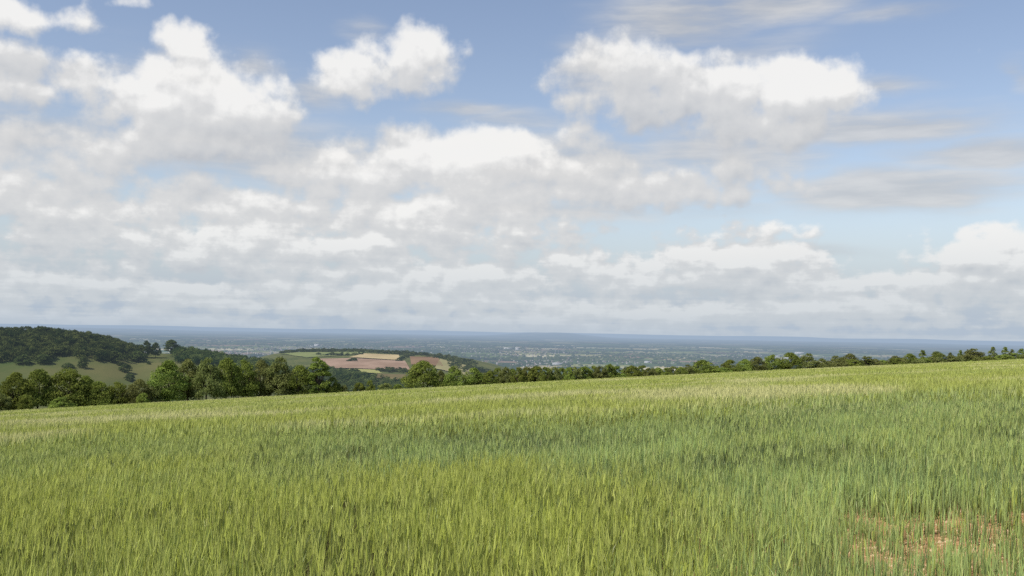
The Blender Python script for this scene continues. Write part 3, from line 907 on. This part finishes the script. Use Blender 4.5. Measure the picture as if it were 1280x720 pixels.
# ------------------------------------------------------------------ sky, clouds and sun
SUN_EL = math.radians(50); SUN_AZ = math.radians(-128)    # measured from +Y towards +X
sd = Vector((math.sin(SUN_AZ) * math.cos(SUN_EL), math.cos(SUN_AZ) * math.cos(SUN_EL), math.sin(SUN_EL)))
sl = bpy.data.lights.new('sun', 'SUN'); sl.energy = 4.9; sl.angle = math.radians(0.53); sl.color = (1.0, 0.955, 0.88)
so = bpy.data.objects.new('sun', sl); C.objects.link(so)
so.rotation_euler = sd.to_track_quat('Z', 'Y').to_euler()

world = bpy.data.worlds.new('World'); bpy.context.scene.world = world; world.use_nodes = True
wt = world.node_tree; wt.nodes.clear(); nt = NT(wt)

BLOBS = [  # picture position, half width, half height, weight : where each cloud stands in the sky
    (262, 128, 88, 46, 1.0), (190, 135, 48, 44, 0.95), (335, 128, 42, 40, 0.9), (240, 165, 130, 32, 0.85),
    (110, 98, 52, 30, 0.75), (28, 70, 55, 26, 0.7), (22, 108, 50, 24, 0.75), (32, 14, 62, 20, 0.8), (155, 0, 26, 12, 0.45),
    (228, 57, 36, 28, 0.68),
    (515, 66, 60, 40, 0.85), (455, 92, 58, 34, 0.8), (400, 108, 50, 18, 0.4),
    (790, 100, 88, 52, 1.0), (985, 112, 72, 38, 1.0), (890, 120, 110, 44, 0.9), (925, 150, 110, 42, 0.8), (720, 172, 48, 28, 0.7), (720, 90, 40, 40, 0.5),
    (1000, 240, 70, 18, 0.45),
    (640, 190, 60, 32, 0.9), (560, 205, 110, 46, 0.9), (420, 215, 100, 44, 0.85), (740, 225, 170, 44, 0.85), (880, 225, 100, 40, 0.8),
    (90, 190, 170, 44, 0.7), (60, 250, 260, 60, 0.9), (320, 265, 220, 46, 0.75), (600, 262, 180, 40, 0.75), (140, 212, 60, 14, 0.6),
    (905, 328, 92, 40, 1.25), (820, 345, 80, 34, 0.9), (1010, 352, 90, 24, 1.0), (1243, 328, 70, 34, 1.25), (720, 335, 60, 30, 1.0), (1160, 358, 110, 20, 0.85), (600, 340, 70, 40, 0.9),
]
WISPS = [(850, 26, 130, 46, 1.0), (960, 6, 140, 30, 0.9), (1110, 18, 110, 16, 0.6), (740, 95, 60, 60, 0.8), (1110, 160, 170, 30, 1.0), (1095, 108, 90, 18, 0.7), (1240, 192, 140, 26, 1.0),
         (1120, 238, 200, 36, 1.1), (1278, 95, 26, 30, 0.6), (318, 84, 50, 28, 0.7), (585, 138, 90, 14, 0.7), (455, 38, 40, 20, 0.5), (390, 118, 60, 26, 0.7), (700, 262, 220, 22, 0.7), (900, 262, 140, 18, 0.5),
         (960, 318, 160, 14, 0.9), (160, 85, 60, 16, 0.4), (40, 165, 140, 50, 0.8), (330, 190, 260, 50, 0.85), (700, 205, 260, 60, 0.85), (640, 150, 120, 24, 0.6), (900, 190, 200, 50, 0.8), (930, 60, 160, 40, 0.5), (250, 90, 160, 50, 0.5)]


def cloud_group():
    g = bpy.data.node_groups.new('cloud_field', 'ShaderNodeTree')
    g.interface.new_socket('P', in_out='INPUT', socket_type='NodeSocketVector')
    g.interface.new_socket('F', in_out='OUTPUT', socket_type='NodeSocketFloat')
    n = NT(g)
    gi = n.node('NodeGroupInput'); go = n.node('NodeGroupOutput')
    P = gi.outputs[0]
    sc = 1.0
    x, e, _ = n.sep(P)
    # wobble the outlines
    w1 = n.v('SUBTRACT', n.noise(n.v('MULTIPLY', P, (9, 13, 1)), 1.0, 3, 0.55, out='Color'), (0.5, 0.5, 0.5))
    w2 = n.v('SUBTRACT', n.noise(n.v('MULTIPLY', P, (38, 48, 1)), 1.0, 3, 0.6, out='Color'), (0.5, 0.5, 0.5))
    Q = n.v('ADD', P, n.v('ADD', n.v('MULTIPLY', w1, (0.075, 0.035, 0)), n.v('MULTIPLY', w2, (0.018, 0.012, 0))))
    acc = None
    for (px_, py_, rx, ry, wt_) in BLOBS:
        a, el = azel(px_, py_)
        sx = F / rx * 0.92; sy = F / ry * 0.92
        d = n.v('LENGTH', n.v('MULTIPLY_ADD', Q, (sx, sy, 0), (-a * sx, -el * sy, 0.8)))
        kk = 0.62 * wt_ + 0.15
        f = n.m('MULTIPLY_ADD', d, -1.35 * kk, wt_ + 0.8 * 1.35 * kk)
        acc = f if acc is None else n.m('SMOOTH_MAX', acc, f, 0.2)
    # wide layer near the horizon: closed at the left and the middle, open at the right above the low cumulus
    lay_l = n.m('MULTIPLY', n.ss(e, math.radians(10.0), math.radians(6.5)), n.ss(x, 0.26, -0.04))
    lay_r = n.ss(e, math.radians(4.3), math.radians(2.9))
    lay = n.m('MULTIPLY_ADD', n.m('MAXIMUM', lay_l, lay_r), 0.80, -0.25)
    # stretched noise of a flat cloud layer seen edge on
    inv = n.m('DIVIDE', 1.0, n.m('ADD', n.m('MAXIMUM', e, -0.02), 0.075))
    PL = n.xyz(n.m('MULTIPLY', x, 7.0), n.m('MULTIPLY', inv, 1.0), 0.0)
    st = n.m('SUBTRACT', n.noise(PL, 0.55, 6, 0.55, dim='2D'), 0.5)
    # billows
    PB = n.xyz(n.m('MULTIPLY', x, 17.0), n.m('MULTIPLY', n.m('POWER', n.m('ADD', n.m('MAXIMUM', e, -0.02), 0.10), 0.45), 8.0 * 2.6), 0.0)
    b1 = n.m('SUBTRACT', n.noise(PB, 1.15, 9, 0.60, dim='2D'), 0.5)
    vo = n.node('ShaderNodeTexVoronoi', feature='SMOOTH_F1', voronoi_dimensions='2D')
    vo.inputs['Smoothness'].default_value = 0.35; vo.inputs['Scale'].default_value = 1.7; vo.inputs['Detail'].default_value = 1.5; vo.inputs['Roughness'].default_value = 0.5
    n.put(vo.inputs['Vector'], PB)
    b2 = n.m('SUBTRACT', 0.42, vo.outputs['Distance'])
    G = n.m('MAXIMUM', n.m('SUBTRACT', acc, 0.24), lay)
    hi = n.ss(e, math.radians(4.0), math.radians(9.0))
    F1 = n.m('MULTIPLY_ADD', b1, 0.80, n.m('MULTIPLY_ADD', b2, n.m('MULTIPLY_ADD', hi, -0.20, 0.46), G))
    b3 = n.m('SUBTRACT', n.noise(n.v('MULTIPLY', P, (42, 60, 1)), 1.0, 6, 0.58, dim='2D'), 0.5)
    F1 = n.m('MULTIPLY_ADD', b3, n.m('MULTIPLY_ADD', hi, -0.72, 0.80), F1)
    F2 = n.m('MULTIPLY_ADD', st, n.m('MULTIPLY_ADD', hi, -0.7, 1.3), F1)
    g.interface.new_socket('G', in_out='OUTPUT', socket_type='NodeSocketFloat')
    g.interface.new_socket('S', in_out='OUTPUT', socket_type='NodeSocketFloat')
    g.links.new(F2, go.inputs[0]); g.links.new(G, go.inputs[1]); g.links.new(st, go.inputs[2])
    return g


CG = cloud_group()
tc = nt.node('ShaderNodeTexCoord').outputs['Generated']
dx, dy, dz = nt.sep(tc)
az = nt.m('ARCTAN2', dx, dy); el = nt.m('ARCSINE', dz)
P = nt.xyz(az, el, 0)


def field(off):
    n = nt.node('ShaderNodeGroup'); n.node_tree = CG
    nt.put(n.inputs[0], nt.v('ADD', P, off) if off else P)
    return n.outputs


o0 = field(None); f0, g0, st0 = o0[0], o0[1], o0[2]
f1 = field((-0.004, 0.010, 0))[0]; g2 = field((-0.012, 0.042, 0))[1]
hi = nt.ss(el, math.radians(2.0), math.radians(9.0))
alpha = nt.ss(f0, 0.0, 0.38)
lit = nt.m('ADD', nt.m('MULTIPLY', nt.m('SUBTRACT', f0, f1), nt.m('MULTIPLY_ADD', hi, 0.0, 1.05)), nt.m('MULTIPLY', nt.m('SUBTRACT', g0, g2), nt.m('MULTIPLY_ADD', hi, 0.33, 0.27)))
# thin high streaks, drawn out sideways by the wind
wq = nt.v('ADD', P, nt.v('MULTIPLY', nt.v('SUBTRACT', nt.noise(nt.v('MULTIPLY', P, (10, 22, 1)), 1.0, 3, 0.55, out='Color'), (0.5, 0.5, 0.5)), (0.07, 0.022, 0)))
wacc = None
for (px_, py_, rx, ry, wt_) in WISPS:
    a_, el_ = azel(px_, py_)
    sx = F / rx; sy = F / ry
    dd = nt.v('MULTIPLY_ADD', wq, (sx, sy, 0), (-a_ * sx, -el_ * sy, 0))
    f_ = nt.m('MULTIPLY', nt.m('EXPONENT', nt.m('MULTIPLY', nt.v('DOT_PRODUCT', dd, dd), -1.6)), wt_)
    wacc = f_ if wacc is None else nt.m('MAXIMUM', wacc, f_)
wn = nt.noise(nt.v('MULTIPLY', nt.v('ADD', P, nt.v('MULTIPLY', wq, (0, 0.6, 0))), (8, 30, 1)), 1.0, 7, 0.55)
walpha = nt.m('MULTIPLY', nt.ss(nt.m('MULTIPLY', wacc, nt.m('MULTIPLY_ADD', wn, 2.0, -0.1)), 0.08, 0.85), 0.8)
thick = nt.ss(f0, 0.35, 1.15)
base = nt.m('SUBTRACT', nt.m('ADD', 0.56, lit), nt.m('MULTIPLY', thick, 0.10))
base = nt.m('ADD', nt.m('MULTIPLY_ADD', st0, 1.0, base), nt.m('MULTIPLY', nt.m('SUBTRACT', 1.0, hi), 0.12))
shade = nt.ss(base, 0.0, 1.0, 0, 1, 'LINEAR')
ramp = nt.node('ShaderNodeValToRGB'); ramp.color_ramp.interpolation = 'LINEAR'
e_ = ramp.color_ramp.elements
e_[0].position = 0.0; e_[0].color = (0.52, 0.54, 0.575, 1)
e_[1].position = 1.0; e_[1].color = (0.92, 0.91, 0.89, 1)
x_ = e_.new(0.35); x_.color = (0.625, 0.635, 0.65, 1)
x_ = e_.new(0.7); x_.color = (0.71, 0.71, 0.71, 1)
nt.put(ramp.inputs[0], shade)
cloud = ramp.outputs[0]
# the air between us and the low clouds
hz = nt.ss(el, math.radians(7.5), math.radians(0.3))
cloud = nt.mix(nt.m('MULTIPLY', hz, 0.68), cloud, (0.53, 0.595, 0.65))
# clear sky
sky = nt.node('ShaderNodeTexSky', sky_type='NISHITA')
sky.sun_disc = False; sky.sun_elevation = SUN_EL; sky.sun_rotation = SUN_AZ
sky.altitude = 250; sky.air_density = 1.0; sky.dust_density = 1.0; sky.ozone_density = 1.0
SKYK = 0.115
clear = nt.mix(1.0, sky.outputs[0], (SKYK * 1.42, SKYK * 1.26, SKYK * 1.20), 'MULTIPLY')
clear = nt.mix(nt.ss(el, math.radians(9), math.radians(0)), clear, (0.44, 0.52, 0.62))
# clouds only where the air above is seen; the lower half stays plain
al = nt.m('MULTIPLY', alpha, nt.ss(el, math.radians(-1.0), math.radians(1.6)))
al = nt.m('MULTIPLY', al, 0.94)
clear = nt.mix(walpha, clear, nt.mix(nt.ss(wn, 0.35, 0.7), (0.50, 0.515, 0.54), (0.68, 0.675, 0.67)))
fin = nt.mix(al, clear, cloud)
bg = nt.node('ShaderNodeBackground'); nt.put(bg.inputs[0], fin); bg.inputs[1].default_value = 1.0
wo = nt.node('ShaderNodeOutputWorld'); wt.links.new(bg.outputs[0], wo.inputs[0])

sc = bpy.context.scene
sc.view_settings.view_transform = 'Standard'; sc.view_settings.look = 'None'; sc.view_settings.exposure = 0; sc.view_settings.gamma = 1
sc.render.resolution_x = 1024; sc.render.resolution_y = 576
sc.cycles.max_bounces = 4; sc.cycles.diffuse_bounces = 2; sc.cycles.glossy_bounces = 1; sc.cycles.transmission_bounces = 2
sc.cycles.caustics_reflective = False; sc.cycles.caustics_refractive = False
world.cycles.sampling_method = 'MANUAL'; world.cycles.sample_map_resolution = 512
if True: sc.cycles.use_denoising = False
